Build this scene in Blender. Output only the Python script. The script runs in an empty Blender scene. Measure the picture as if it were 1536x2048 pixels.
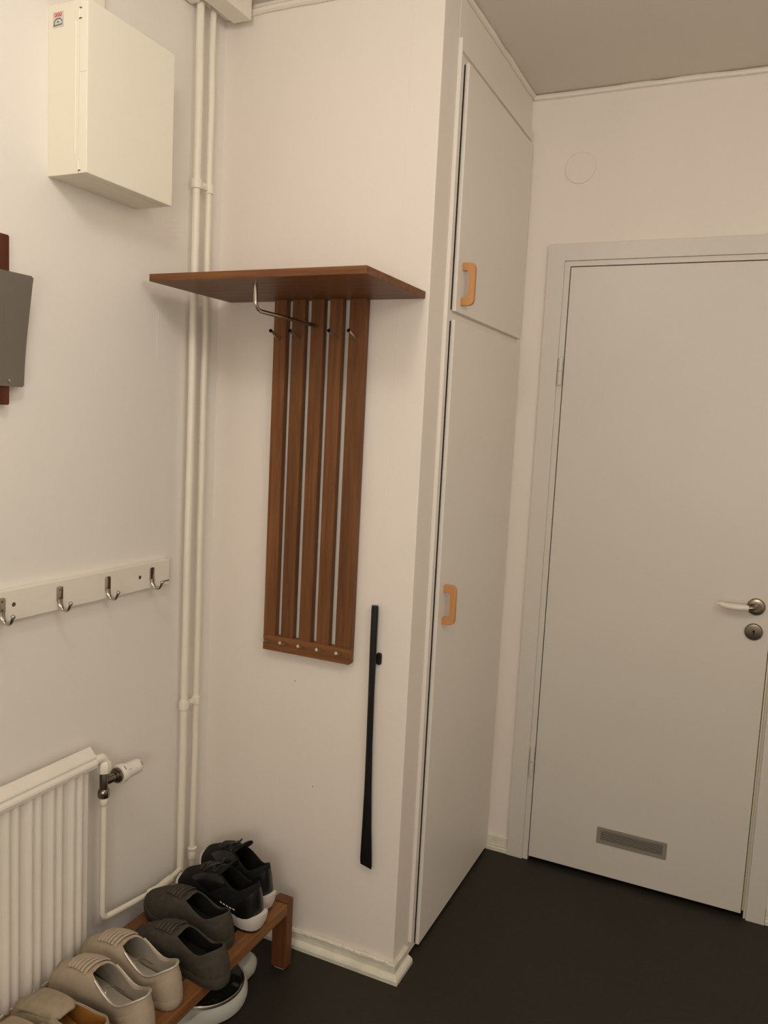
import bpy, bmesh, math, random
from mathutils import Vector, Matrix
from mathutils.bvhtree import BVHTree

random.seed(7)
SC = bpy.context.scene
COL = SC.collection
PI = math.pi

# ------------------------------------------------------------------ camera
F_PX = 1614.01
cam_d = bpy.data.cameras.new('camera')
cam_d.sensor_fit = 'VERTICAL'
cam_d.sensor_height = 36.0
cam_d.lens = F_PX * 36.0 / 2048.0
cam_d.clip_start = 0.02
cam = bpy.data.objects.new('camera', cam_d)
COL.objects.link(cam)
cam.matrix_world = Matrix((
    (0.90496615, -0.09075508, 0.41569193, 1.430360),
    (0.42254370, 0.07704417, -0.90306202, -1.914947),
    (0.04993083, 0.99288857, 0.10807035, 1.512351),
    (0, 0, 0, 1)))
SC.camera = cam

# ------------------------------------------------------------------ world, lights, exposure
SC.view_settings.view_transform = 'Standard'
SC.view_settings.look = 'None'
SC.view_settings.exposure = 0.06
SC.view_settings.gamma = 1.0
SC.view_settings.use_curve_mapping = False
SC.cycles.use_denoising = True
SC.cycles.max_bounces = 10
SC.cycles.diffuse_bounces = 6

world = bpy.data.worlds.new('world')
SC.world = world
world.use_nodes = True
world.node_tree.nodes['Background'].inputs[0].default_value = (1.0, 0.85, 0.7, 1)
world.node_tree.nodes['Background'].inputs[1].default_value = 0.02


def point_light(name, loc, energy, color, radius):
    d = bpy.data.lights.new(name, 'POINT')
    d.energy = energy
    d.color = color
    d.shadow_soft_size = radius
    o = bpy.data.objects.new(name, d)
    o.location = loc
    COL.objects.link(o)
    return o


# a ceiling lamp of the hall just above the frame, plus two added fill lights
# without a known source: one to the right, one behind the photographer
point_light('hall_lamp', (0.72, -1.25, 2.42), 10.6, (1.0, 0.94, 0.865), 0.10)
point_light('right_fill_light', (1.9, -1.2, 2.3), 14.6, (1.0, 0.94, 0.865), 0.25)
point_light('rear_fill_light', (1.6, -2.9, 1.4), 27.0, (1.0, 0.94, 0.865), 0.30)

# ------------------------------------------------------------------ materials


def new_mat(name, color, rough=0.5, metal=0.0, spec=0.5, coat=0.0):
    m = bpy.data.materials.new(name)
    m.use_nodes = True
    b = m.node_tree.nodes['Principled BSDF']
    b.inputs['Base Color'].default_value = (*color, 1)
    b.inputs['Roughness'].default_value = rough
    b.inputs['Metallic'].default_value = metal
    b.inputs['Specular IOR Level'].default_value = spec
    b.inputs['Coat Weight'].default_value = coat
    return m


def add_noise(m, scale, amount, bump=0.0, stretch=(1, 1, 1), detail=4.0, dist=0.001, bscale=None):
    """mottle the base colour and add a fine relief, in object space"""
    nt = m.node_tree
    N, L = nt.nodes, nt.links
    b = N['Principled BSDF']
    tc = N.new('ShaderNodeTexCoord')
    mp = N.new('ShaderNodeMapping')
    mp.inputs['Scale'].default_value = stretch
    L.new(tc.outputs['Object'], mp.inputs['Vector'])
    n = N.new('ShaderNodeTexNoise')
    n.inputs['Scale'].default_value = scale
    n.inputs['Detail'].default_value = detail
    L.new(mp.outputs[0], n.inputs['Vector'])
    c = b.inputs['Base Color'].default_value[:3]
    r = N.new('ShaderNodeValToRGB')
    r.color_ramp.elements[0].position = 0.3
    r.color_ramp.elements[1].position = 0.7
    r.color_ramp.elements[0].color = (*[v * (1 - amount) for v in c], 1)
    r.color_ramp.elements[1].color = (*[min(1, v * (1 + amount)) for v in c], 1)
    L.new(n.outputs['Fac'], r.inputs['Fac'])
    L.new(r.outputs['Color'], b.inputs['Base Color'])
    if bump:
        n2 = N.new('ShaderNodeTexNoise')
        n2.inputs['Scale'].default_value = bscale or scale * 4
        n2.inputs['Detail'].default_value = 3
        L.new(mp.outputs[0], n2.inputs['Vector'])
        bp = N.new('ShaderNodeBump')
        bp.inputs['Strength'].default_value = bump
        bp.inputs['Distance'].default_value = dist
        L.new(n2.outputs['Fac'], bp.inputs['Height'])
        L.new(bp.outputs['Normal'], b.inputs['Normal'])
    return m


def wood_mat(name, dark, light, axis='Z', rough=0.42, scale=1.0):
    m = bpy.data.materials.new(name)
    m.use_nodes = True
    nt = m.node_tree
    N, L = nt.nodes, nt.links
    b = N['Principled BSDF']
    b.inputs['Roughness'].default_value = rough
    b.inputs['Specular IOR Level'].default_value = 0.25
    tc = N.new('ShaderNodeTexCoord')
    mp = N.new('ShaderNodeMapping')
    s = {'X': (1.2, 22, 22), 'Y': (22, 1.2, 22), 'Z': (22, 22, 1.2)}[axis]
    mp.inputs['Scale'].default_value = [v * scale for v in s]
    oi = N.new('ShaderNodeObjectInfo')
    add = N.new('ShaderNodeVectorMath')
    add.operation = 'ADD'
    mul = N.new('ShaderNodeVectorMath')
    mul.operation = 'SCALE'
    mul.inputs[0].default_value = (7.3, 5.1, 3.7)
    L.new(oi.outputs['Random'], mul.inputs['Scale'])
    L.new(tc.outputs['Object'], mp.inputs['Vector'])
    L.new(mp.outputs[0], add.inputs[0])
    L.new(mul.outputs[0], add.inputs[1])
    n = N.new('ShaderNodeTexNoise')
    n.inputs['Scale'].default_value = 3.2
    n.inputs['Detail'].default_value = 7
    n.inputs['Roughness'].default_value = 0.62
    n.inputs['Distortion'].default_value = 0.6
    L.new(add.outputs[0], n.inputs['Vector'])
    r = N.new('ShaderNodeValToRGB')
    r.color_ramp.elements[0].position = 0.28
    r.color_ramp.elements[1].position = 0.72
    r.color_ramp.elements[0].color = (*dark, 1)
    r.color_ramp.elements[1].color = (*light, 1)
    L.new(n.outputs['Fac'], r.inputs['Fac'])
    hsv = N.new('ShaderNodeHueSaturation')
    mr = N.new('ShaderNodeMapRange')
    mr.inputs['To Min'].default_value = 0.82
    mr.inputs['To Max'].default_value = 1.18
    L.new(oi.outputs['Random'], mr.inputs['Value'])
    L.new(mr.outputs[0], hsv.inputs['Value'])
    L.new(r.outputs['Color'], hsv.inputs['Color'])
    L.new(hsv.outputs['Color'], b.inputs['Base Color'])
    bp = N.new('ShaderNodeBump')
    bp.inputs['Strength'].default_value = 0.15
    bp.inputs['Distance'].default_value = 0.0008
    L.new(n.outputs['Fac'], bp.inputs['Height'])
    L.new(bp.outputs['Normal'], b.inputs['Normal'])
    return m


M = {}
M['wall'] = add_noise(new_mat('wall_paint', (0.80, 0.762, 0.705), 0.62, spec=0.3), 2.0, 0.015, 0.25, bscale=260, dist=0.0006)
M['wallpaper'] = add_noise(new_mat('wall_paper', (0.82, 0.755, 0.69), 0.7, spec=0.25), 3.0, 0.015, 0.3, (1.6, 1.6, 0.35), bscale=330, dist=0.0006)
M['ceiling'] = add_noise(new_mat('ceiling_paint', (0.72, 0.665, 0.60), 0.8, spec=0.2), 2.0, 0.015, 0.3, bscale=160, dist=0.0008)
M['joinery'] = add_noise(new_mat('joinery_paint', (0.80, 0.755, 0.695), 0.42, spec=0.4), 3.0, 0.012, 0.1, bscale=120)
M['door'] = add_noise(new_mat('door_paint', (0.67, 0.63, 0.57), 0.36, spec=0.45), 2.5, 0.012, 0.08, bscale=90)
M['trim'] = add_noise(new_mat('trim_paint', (0.80, 0.75, 0.66), 0.45), 6.0, 0.03, 0.3, bscale=60, dist=0.002)
M['skirting'] = add_noise(new_mat('skirting_paint', (0.72, 0.69, 0.58), 0.5), 18.0, 0.14, 0.5, bscale=70, dist=0.002)
M['pipe'] = add_noise(new_mat('pipe_paint', (0.82, 0.77, 0.66), 0.35), 10.0, 0.03, 0.25, bscale=60, dist=0.0012)
M['radiator'] = add_noise(new_mat('radiator_enamel', (0.80, 0.75, 0.67), 0.4), 9.0, 0.03, 0.1, bscale=70)
M['box'] = new_mat('box_enamel', (0.83, 0.785, 0.665), 0.42)
M['box_side'] = new_mat('box_plastic', (0.81, 0.765, 0.635), 0.4)
M['floor'] = add_noise(new_mat('linoleum', (0.0195, 0.0160, 0.0102), 0.55, spec=0.35), 60.0, 0.10, 0.15, bscale=300, dist=0.0005)
M['gap'] = new_mat('dark_gap', (0.012, 0.010, 0.008), 0.9, spec=0.1)
M['teak_z'] = wood_mat('teak_upright', (0.100, 0.038, 0.0130), (0.222, 0.092, 0.033), 'Z')
M['teak_x'] = wood_mat('teak_across', (0.100, 0.038, 0.0130), (0.222, 0.092, 0.033), 'X')
M['rack_y'] = wood_mat('rack_slat_wood', (0.13, 0.054, 0.018), (0.23, 0.102, 0.037), 'Y', 0.5)
M['rack_z'] = wood_mat('rack_leg_wood', (0.10, 0.034, 0.012), (0.17, 0.062, 0.021), 'Z', 0.5)
M['mahogany'] = wood_mat('mahogany', (0.055, 0.016, 0.008), (0.10, 0.030, 0.014), 'Z', 0.4)
M['beech'] = wood_mat('beech', (0.44, 0.205, 0.078), (0.56, 0.28, 0.115), 'Z', 0.4)
M['chrome'] = new_mat('chrome', (0.50, 0.46, 0.40), 0.14, 1.0)
M['steel'] = new_mat('brushed_steel', (0.66, 0.61, 0.54), 0.36, 1.0)
M['nickel'] = new_mat('old_nickel', (0.24, 0.205, 0.16), 0.22, 1.0)
M['brass'] = new_mat('brass_strip', (0.95, 0.87, 0.62), 0.42, 0.55)
M['sheet'] = add_noise(new_mat('grey_sheet', (0.20, 0.175, 0.145), 0.42, 0.35), 30, 0.03)
M['black'] = new_mat('black_plastic', (0.006, 0.006, 0.0065), 0.42, spec=0.4)
M['white_plastic'] = new_mat('white_plastic', (0.80, 0.76, 0.68), 0.35)
M['lever'] = new_mat('nylon_lever', (0.78, 0.71, 0.60), 0.35)
M['grille'] = new_mat('grey_grille', (0.26, 0.24, 0.20), 0.5)
M['sticker'] = new_mat('sticker_silver', (0.62, 0.60, 0.54), 0.4)
M['red'] = new_mat('sticker_red', (0.62, 0.06, 0.08), 0.5)
M['ink'] = new_mat('ink', (0.09, 0.085, 0.08), 0.6)
M['blue_ink'] = new_mat('blue_ink', (0.09, 0.08, 0.12), 0.6)
M['felt'] = new_mat('felt_pad', (0.45, 0.42, 0.34), 0.9)
M['scale_body'] = new_mat('scale_plastic', (0.50, 0.50, 0.46), 0.4)
M['glass_black'] = new_mat('black_glass', (0.010, 0.011, 0.009), 0.10, spec=0.6)
# shoes
M['sn_black'] = add_noise(new_mat('black_knit', (0.0075, 0.0075, 0.007), 0.8, spec=0.25), 300, 0.3, 0.4, bscale=700, dist=0.001)
M['sn_gloss'] = new_mat('black_overlay', (0.006, 0.006, 0.006), 0.3, spec=0.5)
M['sn_sole'] = new_mat('white_foam', (0.66, 0.60, 0.55), 0.6)
M['gy'] = add_noise(new_mat('grey_suede', (0.060, 0.052, 0.040), 0.9, spec=0.15), 60, 0.14, 0.4, bscale=500, dist=0.001)
M['gy_sole'] = new_mat('grey_rubber', (0.062, 0.054, 0.043), 0.8, spec=0.2)
M['gy_in'] = new_mat('dark_lining', (0.012, 0.012, 0.010), 0.9, spec=0.2)
M['bg'] = add_noise(new_mat('beige_nubuck', (0.40, 0.325, 0.245), 0.85, spec=0.2), 40, 0.06, 0.3, bscale=400, dist=0.001)
M['bg_in'] = add_noise(new_mat('silver_lining', (0.50, 0.46, 0.40), 0.32, 0.45), 30, 0.1)
M['bg_insole'] = new_mat('pale_insole', (0.40, 0.35, 0.28), 0.6)
M['tan'] = add_noise(new_mat('sand_suede', (0.33, 0.27, 0.19), 0.9, spec=0.15), 50, 0.10, 0.4, bscale=420, dist=0.001)
M['ochre'] = new_mat('ochre_lining', (0.30, 0.125, 0.022), 0.7)

# ------------------------------------------------------------------ helpers


def setp(o, label=None, cat=None, group=None, kind=None):
    if label: o['label'] = label
    if cat: o['category'] = cat
    if group: o['group'] = group
    if kind: o['kind'] = kind
    return o


def thing(name, loc, label, cat, group=None, rot=(0, 0, 0)):
    o = bpy.data.objects.new(name, None)
    o.empty_display_size = 0.05
    o.location = loc
    o.rotation_euler = rot
    COL.objects.link(o)
    return setp(o, label, cat, group)


def wloc(p):
    v = Vector((0, 0, 0))
    while p is not None:
        v += Vector(p.location)
        p = p.parent
    return v


def obj(name, bm, m, parent=None, smooth=False, local=False, kind=None):
    """link a bmesh built in world space (or in the parent's own space) as one mesh object with its origin at its base"""
    bmesh.ops.recalc_face_normals(bm, faces=bm.faces)
    co = [v.co for v in bm.verts]
    lo = Vector([min(c[i] for c in co) for i in range(3)])
    hi = Vector([max(c[i] for c in co) for i in range(3)])
    org = Vector(((lo.x + hi.x) / 2, (lo.y + hi.y) / 2, lo.z))
    for v in bm.verts:
        v.co -= org
    me = bpy.data.meshes.new(name)
    bm.to_mesh(me)
    bm.free()
    me.materials.append(M[m] if isinstance(m, str) else m)
    if smooth:
        for p in me.polygons:
            p.use_smooth = True
        try:
            me.set_sharp_from_angle(angle=math.radians(42))
        except Exception:
            pass
    o = bpy.data.objects.new(name, me)
    COL.objects.link(o)
    if parent is not None:
        o.parent = parent
        o.location = org if local else org - wloc(parent)
    else:
        o.location = org
    if kind: o['kind'] = kind
    return o


def bm_box(x0, x1, y0, y1, z0, z1, bev=0.0, seg=2, bm=None):
    b2 = bmesh.new()
    bmesh.ops.create_cube(b2, size=1)
    for v in b2.verts:
        v.co = Vector(((x0 + x1) / 2 + v.co.x * (x1 - x0), (y0 + y1) / 2 + v.co.y * (y1 - y0), (z0 + z1) / 2 + v.co.z * (z1 - z0)))
    if bev:
        bmesh.ops.bevel(b2, geom=b2.edges[:], offset=bev, segments=seg, affect='EDGES', profile=0.6)
    return join(bm, b2)


def join(bm, b2):
    if bm is None:
        return b2
    me = bpy.data.meshes.new('tmp')
    b2.to_mesh(me)
    b2.free()
    bm.from_mesh(me)
    bpy.data.meshes.remove(me)
    return bm


def bm_prism(poly, axis, lo, hi, bev=0.0, seg=2, bm=None):
    """poly: 2D outline in the plane perpendicular to axis (x: (y,z); y: (x,z); z: (x,y))"""
    b2 = bmesh.new()

    def P(p, t):
        return {'x': (t, p[0], p[1]), 'y': (p[0], t, p[1]), 'z': (p[0], p[1], t)}[axis]
    a = [b2.verts.new(P(p, lo)) for p in poly]
    b = [b2.verts.new(P(p, hi)) for p in poly]
    n = len(poly)
    b2.faces.new(a)
    b2.faces.new(b)
    for i in range(n):
        b2.faces.new((a[i], a[(i + 1) % n], b[(i + 1) % n], b[i]))
    bmesh.ops.recalc_face_normals(b2, faces=b2.faces)
    if bev:
        caps = [e for e in b2.edges if all(v in a for v in e.verts) or all(v in b for v in e.verts)]
        bmesh.ops.bevel(b2, geom=caps, offset=bev, segments=seg, affect='EDGES', profile=0.6)
    return join(bm, b2)


def smooth_path(pts, n=6):
    """Catmull-Rom through the points"""
    P = [Vector(p) for p in pts]
    out = []
    for i in range(len(P) - 1):
        p0 = P[i - 1] if i else P[0] * 2 - P[1]
        p1, p2 = P[i], P[i + 1]
        p3 = P[i + 2] if i + 2 < len(P) else P[-1] * 2 - P[-2]
        for k in range(n):
            t = k / n
            out.append(0.5 * ((2 * p1) + (p2 - p0) * t + (2 * p0 - 5 * p1 + 4 * p2 - p3) * t * t + (3 * p1 - p0 - 3 * p2 + p3) * t ** 3))
    out.append(P[-1])
    return out


def fillet(pts, r, n=6):
    P = [Vector(p) for p in pts]
    out = [P[0]]
    for i in range(1, len(P) - 1):
        a, b, c = P[i - 1], P[i], P[i + 1]
        d1, d2 = (a - b).normalized(), (c - b).normalized()
        rr = min(r, (a - b).length * .49, (c - b).length * .49)
        p, q = b + d1 * rr, b + d2 * rr
        for k in range(n + 1):
            t = k / n
            out.append(p * (1 - t) ** 2 + b * 2 * t * (1 - t) + q * t * t)
    out.append(P[-1])
    return out


def bm_tube(pts, r, seg=12, bm=None, flat=None, jit=0.0, caps=True):
    """sweep a circle (or a flat ellipse) along points; r may be a list"""
    P = [Vector(p) for p in pts]
    b2 = bmesh.new()
    rings = []
    up = None
    for i, p in enumerate(P):
        t = (P[min(i + 1, len(P) - 1)] - P[max(i - 1, 0)]).normalized()
        if up is None:
            up = Vector((0, 0, 1)) if abs(t.z) < .9 else Vector((1, 0, 0))
        up = (up - t * up.dot(t)).normalized()
        s = t.cross(up)
        rr = r[i] if isinstance(r, (list, tuple)) else r
        rr *= 1 + random.uniform(-jit, jit)
        f = flat or 1.0
        rings.append([b2.verts.new(p + (s * math.cos(a) + up * math.sin(a) * f) * rr) for a in [2 * PI * k / seg for k in range(seg)]])
    for a, b in zip(rings, rings[1:]):
        for k in range(seg):
            b2.faces.new((a[k], a[(k + 1) % seg], b[(k + 1) % seg], b[k]))
    if caps:
        b2.faces.new(rings[0])
        b2.faces.new(rings[-1])
    return join(bm, b2)


def bm_lathe(prof, origin, axis, seg=24, bm=None):
    """prof: (radius, distance along axis)"""
    ax = Vector(axis).normalized()
    u = ax.orthogonal().normalized()
    w = ax.cross(u)
    o = Vector(origin)
    b2 = bmesh.new()
    rings = []
    for r, d in prof:
        if r < 1e-6:
            rings.append([b2.verts.new(o + ax * d)])
        else:
            rings.append([b2.verts.new(o + ax * d + (u * math.cos(2 * PI * k / seg) + w * math.sin(2 * PI * k / seg)) * r) for k in range(seg)])
    for a, b in zip(rings, rings[1:]):
        for k in range(seg):
            k2 = (k + 1) % seg
            vs = []
            for v in ((a[0],) if len(a) == 1 else (a[k], a[k2])):
                vs.append(v)
            for v in ((b[0],) if len(b) == 1 else (b[k2], b[k])):
                vs.append(v)
            if len(vs) > 2:
                b2.faces.new(vs)
    for rg in (rings[0], rings[-1]):
        if len(rg) > 1:
            b2.faces.new(rg)
    return join(bm, b2)


def arc2(cx, cy, r, a0, a1, n):
    return [(cx + r * math.cos(a0 + (a1 - a0) * k / n), cy + r * math.sin(a0 + (a1 - a0) * k / n)) for k in range(n + 1)]


def rrect(x0, x1, y0, y1, r, n=5):
    return (arc2(x1 - r, y0 + r, r, -PI / 2, 0, n) + arc2(x1 - r, y1 - r, r, 0, PI / 2, n) +
            arc2(x0 + r, y1 - r, r, PI / 2, PI, n) + arc2(x0 + r, y0 + r, r, PI, 1.5 * PI, n))


def copy_tree(o, parent=None):
    c = o.copy()
    COL.objects.link(c)
    c.parent = parent
    for ch in list(o.children):
        copy_tree(ch, c)
    return c


# ------------------------------------------------------------------ room shell
W, D, H = 0.644, 0.810, 2.615      # corner of the wardrobe wall, far wall with the door, ceiling
YB, XR = -3.2, 2.35                # behind the photographer, right-hand side


def struct(name, bm, m, parent=None, smooth=False):
    return obj(name, bm, m, parent, smooth, kind=None if parent else 'structure')


struct('floor', bm_box(-0.1, XR + .1, YB - .1, D + .2, -0.06, 0.0), 'floor')
struct('ceiling', bm_box(-0.1, XR + .1, YB - .1, D + .2, H, H + 0.06), 'ceiling')
wl = struct('wall_left', bm_box(-0.1, 0, YB, 0.0, 0, H), 'wall')
struct('wall_front', bm_box(-0.1, XR + .1, YB - .1, YB, 0, H), 'wall')
struct('wall_right', bm_box(XR, XR + .1, YB, D + .1, 0, H), 'wall')
wb = struct('wall_back', bm_box(-0.05, W, 0.0, 0.104, 0, H, bev=0.003), 'wallpaper')
DL, DR, DT = 0.798, 1.521, 2.07
bmw = bm_box(W - .1, DL, D, D + .1, 0, H)
bm_box(DR, XR, D, D + .1, 0, H, bm=bmw)
bm_box(DL, DR, D, D + .1, DT, H, bm=bmw)
struct('wall_far', bmw, 'wallpaper')
struct('wall_behind_door', bm_box(DL - .1, DR + .1, D + .16, D + .2, 0, H), 'gap')

# wallpaper seam on the back wall, small nail holes, old tape ridge on the left wall
obj('wallpaper_seam', bm_box(0.5595, 0.5605, -0.0006, 0.001, 0.06, H - .01), 'wallpaper', wb)
for hx, hz in ((0.370, 0.485), (0.299, 0.78)):
    obj('nail_hole', bm_lathe([(0.0017, 0), (0.0017, 0.0009), (0, .0010)], (hx, 0.0005, hz), (0, -1, 0), 8), 'ink', wb)
bmr = bm_box(-.0005, 0.0005, -0.2575, -0.2555, 1.655, 1.775)
bm_box(-.0005, 0.0005, -0.2515, -0.2495, 1.655, 1.775, bm=bmr)
obj('tape_ridge', bmr, 'wall', wl)

# ceiling beads: hand-run caulk, slightly uneven


def bead(name, p, q, r=0.0085, mid=None):
    p, q = Vector(p), Vector(q)
    n = max(8, int((q - p).length / 0.05))
    pts = [p.lerp(q, i / n) + Vector((0, 0, random.uniform(-.0015, .0015))) for i in range(n + 1)]
    o = struct(name, bm_tube(pts, r, 8, jit=0.10), 'trim', smooth=True)
    return o


bead('trim_1', (0.006, -2.9, H - .022), (0.006, -0.03, H - .022), 0.010)
struct('trim_2', bm_tube([(0.006, -0.034, H - .022), (0.012, -0.016, H - .027), (0.03, -0.007, H - .027)] +
                         [(0.03 + .61 * i / 12, -0.006, H - .022 + random.uniform(-.001, .001) - .004 * (i < 2)) for i in range(1, 13)], 0.010, 8, jit=.08), 'trim', smooth=True)
bead('trim_3', (W + .005, 0.0, H - .008), (W + .005, D - .005, H - .008), 0.008)
bead('trim_4', (W + .005, D - .005, H - .010), (XR, D - .005, H - .010), 0.0085)


def skirting(name, runs, y_or_x, m='skirting'):
    pass


def skirt_profile(h=0.047, t=0.011, sh=0.020, st=0.025):
    """board with a rounded top and a shoe moulding along the floor: (out, up)"""
    return [(0, 0), (st, 0), (st, sh * .55), (st - .004, sh * .85), (t + .004, sh), (t, sh + .002), (t, h - .004), (t - .004, h), (0, h)]


def sweep_skirt(name, path, normals, prof, m='skirting'):
    """path of mitred floor points, outward offsets per point"""
    bm = bmesh.new()
    rings = []
    for p, nrm in zip(path, normals):
        rings.append([bm.verts.new(Vector((p[0] + nrm[0] * o, p[1] + nrm[1] * o, u))) for o, u in prof])
    k = len(prof)
    for a, b in zip(rings, rings[1:]):
        for i in range(k):
            bm.faces.new((a[i], a[(i + 1) % k], b[(i + 1) % k], b[i]))
    bm.faces.new(rings[0])
    bm.faces.new(rings[-1])
    return struct(name, bm, m)


sweep_skirt('baseboard_back', [(0.012, 0), (W, 0), (W, 0.085)], [(0, -1), (1, -1), (1, 0)], skirt_profile())
sweep_skirt('baseboard_left', [(0, -2.9), (0, -0.0)], [(1, 0), (1, -1)], skirt_profile(st=.018))
sweep_skirt('baseboard_far', [(W, D), (0.7345, D)], [(0, -1), (0, -1)], skirt_profile(h=0.058, t=.010, sh=.022, st=.014))
sweep_skirt('baseboard_right', [(1.577, D), (XR, D)], [(0, -1), (0, -1)], skirt_profile(h=0.058, t=.010, sh=.022, st=.014))
# flaking paint along the top of the back baseboard
bmf = bmesh.new()
for i in range(26):
    fx = 0.37 + 0.27 * i / 26 + random.uniform(-.004, .004)
    w = random.uniform(.003, .011)
    bm_box(fx - w, fx + w, -0.0125 - random.uniform(0, .002), -0.004, 0.0455 + random.uniform(-.004, .002), 0.0485 + random.uniform(0, .003), bev=.0008, seg=1, bm=bmf)
struct('trim_5', bmf, 'trim')

# ------------------------------------------------------------------ door_1 in the far wall
d1 = bpy.data.objects.new('door_1', None)
d1.location = (1.16, D, 0)
COL.objects.link(d1)
d1['kind'] = 'structure'
d1['label'] = 'plain grey-white interior door with a vent grille near the floor'
yf = D - 0.018
cas = bm_prism([(0.735, 0), (0.735, 2.1295), (1.576, 2.1295), (1.576, 0), (1.521, 0), (1.521, 2.0745), (0.791, 2.0745), (0.791, 0)], 'y', yf, D + .002, bev=.002)
obj('casing', cas, 'door', d1)
jam = bm_box(0.7912, 0.8097, D - .011, D + .09, 0.0, 2.074)
bm_box(0.8097, 1.5130, D - .011, D + .09, 2.0575, 2.074, bm=jam)
bm_box(1.5135, 1.5210, D - .008, D + .09, 0.0, 2.074, bm=jam)
obj('jamb', jam, 'door', d1)
leaf = obj('door_leaf', bm_box(0.8130, 1.5060, D - .013, D + .028, 0.016, 2.054, bev=.0015), 'door', d1)
obj('latch_strip', bm_tube([(1.5103, D - .0150, 0.03), (1.5103, D - .0150, 2.05)], .0026, 12), 'brass', d1, smooth=True)
for z0, z1 in ((0.314, 0.417), (1.669, 1.763)):
    zm = (z0 + z1) / 2
    hb = bm_lathe([(0, z0), (0.0065, z0 + .002), (0.0072, z0 + .006), (0.0072, zm - .0012), (0.0050, zm - .0010), (0.0050, zm + .0010), (0.0072, zm + .0012), (0.0072, z1 - .006), (0.0065, z1 - .002), (0, z1)], (0.8035, D - .0225, 0), (0, 0, 1), 14)
    obj('hinge', hb, 'door', d1, smooth=True)
# lever handle: round rose, neck and a white nylon lever pointing to the hinge side
ros = bm_lathe([(0.0, 0), (0.0265, 0), (0.0265, .004), (0.024, .0075), (0.019, .0085), (0.0125, .0085), (0.0115, .012), (0.0115, .024), (0, .024)], (1.461, D - .013, 1.010), (0, -1, 0), 32)
hr = obj('handle_rose', ros, 'nickel', leaf, smooth=True)
neck = bm_tube(smooth_path([(1.461, D - .030, 1.010), (1.460, D - .040, 1.010), (1.452, D - .0475, 1.010), (1.438, D - .049, 1.0095)], 5), .0078, 12)
obj('lever_neck', neck, 'nickel', leaf, smooth=True)
lp = smooth_path([(1.441, D - .049, 1.0095), (1.425, D - .049, 1.0085), (1.400, D - .049, 1.0075), (1.375, D - .048, 1.0085), (1.352, D - .046, 1.0125)], 5)
lev = bm_tube(lp, [0.0092 + .0030 * math.sin(PI * min(1, i / 18)) - (.0045 if i > 18 else 0) for i in range(len(lp))], 12, flat=0.86)
obj('lever', lev, 'lever', leaf, smooth=True)
lk = bm_lathe([(0.0, 0), (0.0265, 0), (0.0265, .004), (0.024, .0075), (0.018, .0082), (0.0, .0082)], (1.461, D - .013, 0.931), (0, -1, 0), 32)
lr = obj('lock_rose', lk, 'nickel', leaf, smooth=True)
kh = bm_lathe([(0, .0080), (0.0035, .0080), (0.0035, .0090), (0, .0090)], (1.461, D - .013, 0.934), (0, -1, 0), 14)
bm_box(1.4597, 1.4623, D - .0222, D - .021, 0.924, 0.934, bm=kh)
obj('keyhole', kh, 'gap', leaf)
# vent grille: frame and slats over a dark opening
gx0, gx1, gz0, gz1 = 1.042, 1.269, 0.130, 0.187
gy = D - .013
gf = bm_box(gx0, gx1, gy - .003, gy, gz0, gz0 + .011, bev=.0008, seg=1)
bm_box(gx0, gx1, gy - .003, gy, gz1 - .011, gz1, bev=.0008, seg=1, bm=gf)
bm_box(gx0, gx0 + .013, gy - .003, gy, gz0 + .011, gz1 - .011, bev=.0008, seg=1, bm=gf)
bm_box(gx1 - .013, gx1, gy - .003, gy, gz0 + .011, gz1 - .011, bev=.0008, seg=1, bm=gf)
obj('vent_frame', gf, 'grille', leaf)
obj('vent_opening', bm_box(gx0 + .012, gx1 - .012, gy - .0006, gy + .0002, gz0 + .010, gz1 - .010), 'gap', leaf)
for i in range(6):
    z = gz0 + .0140 + i * .0058
    s = bm_box(gx0 + .013, gx1 - .013, gy - .0026, gy - .0012, z - .0017, z + .0017)
    obj('vent_slat', s, 'grille', leaf)

# round blanking plate above the door
pl = obj('blanking_plate', bm_lathe([(0, 0), (0.050, 0), (0.050, .0025), (0.048, .0045), (0, .005)], (0.795 + .022, D, 2.371), (0, -1, 0), 48), 'wallpaper', smooth=True)
setp(pl, 'round blank cover plate painted over on the wall above the door', 'cover plate')

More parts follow.
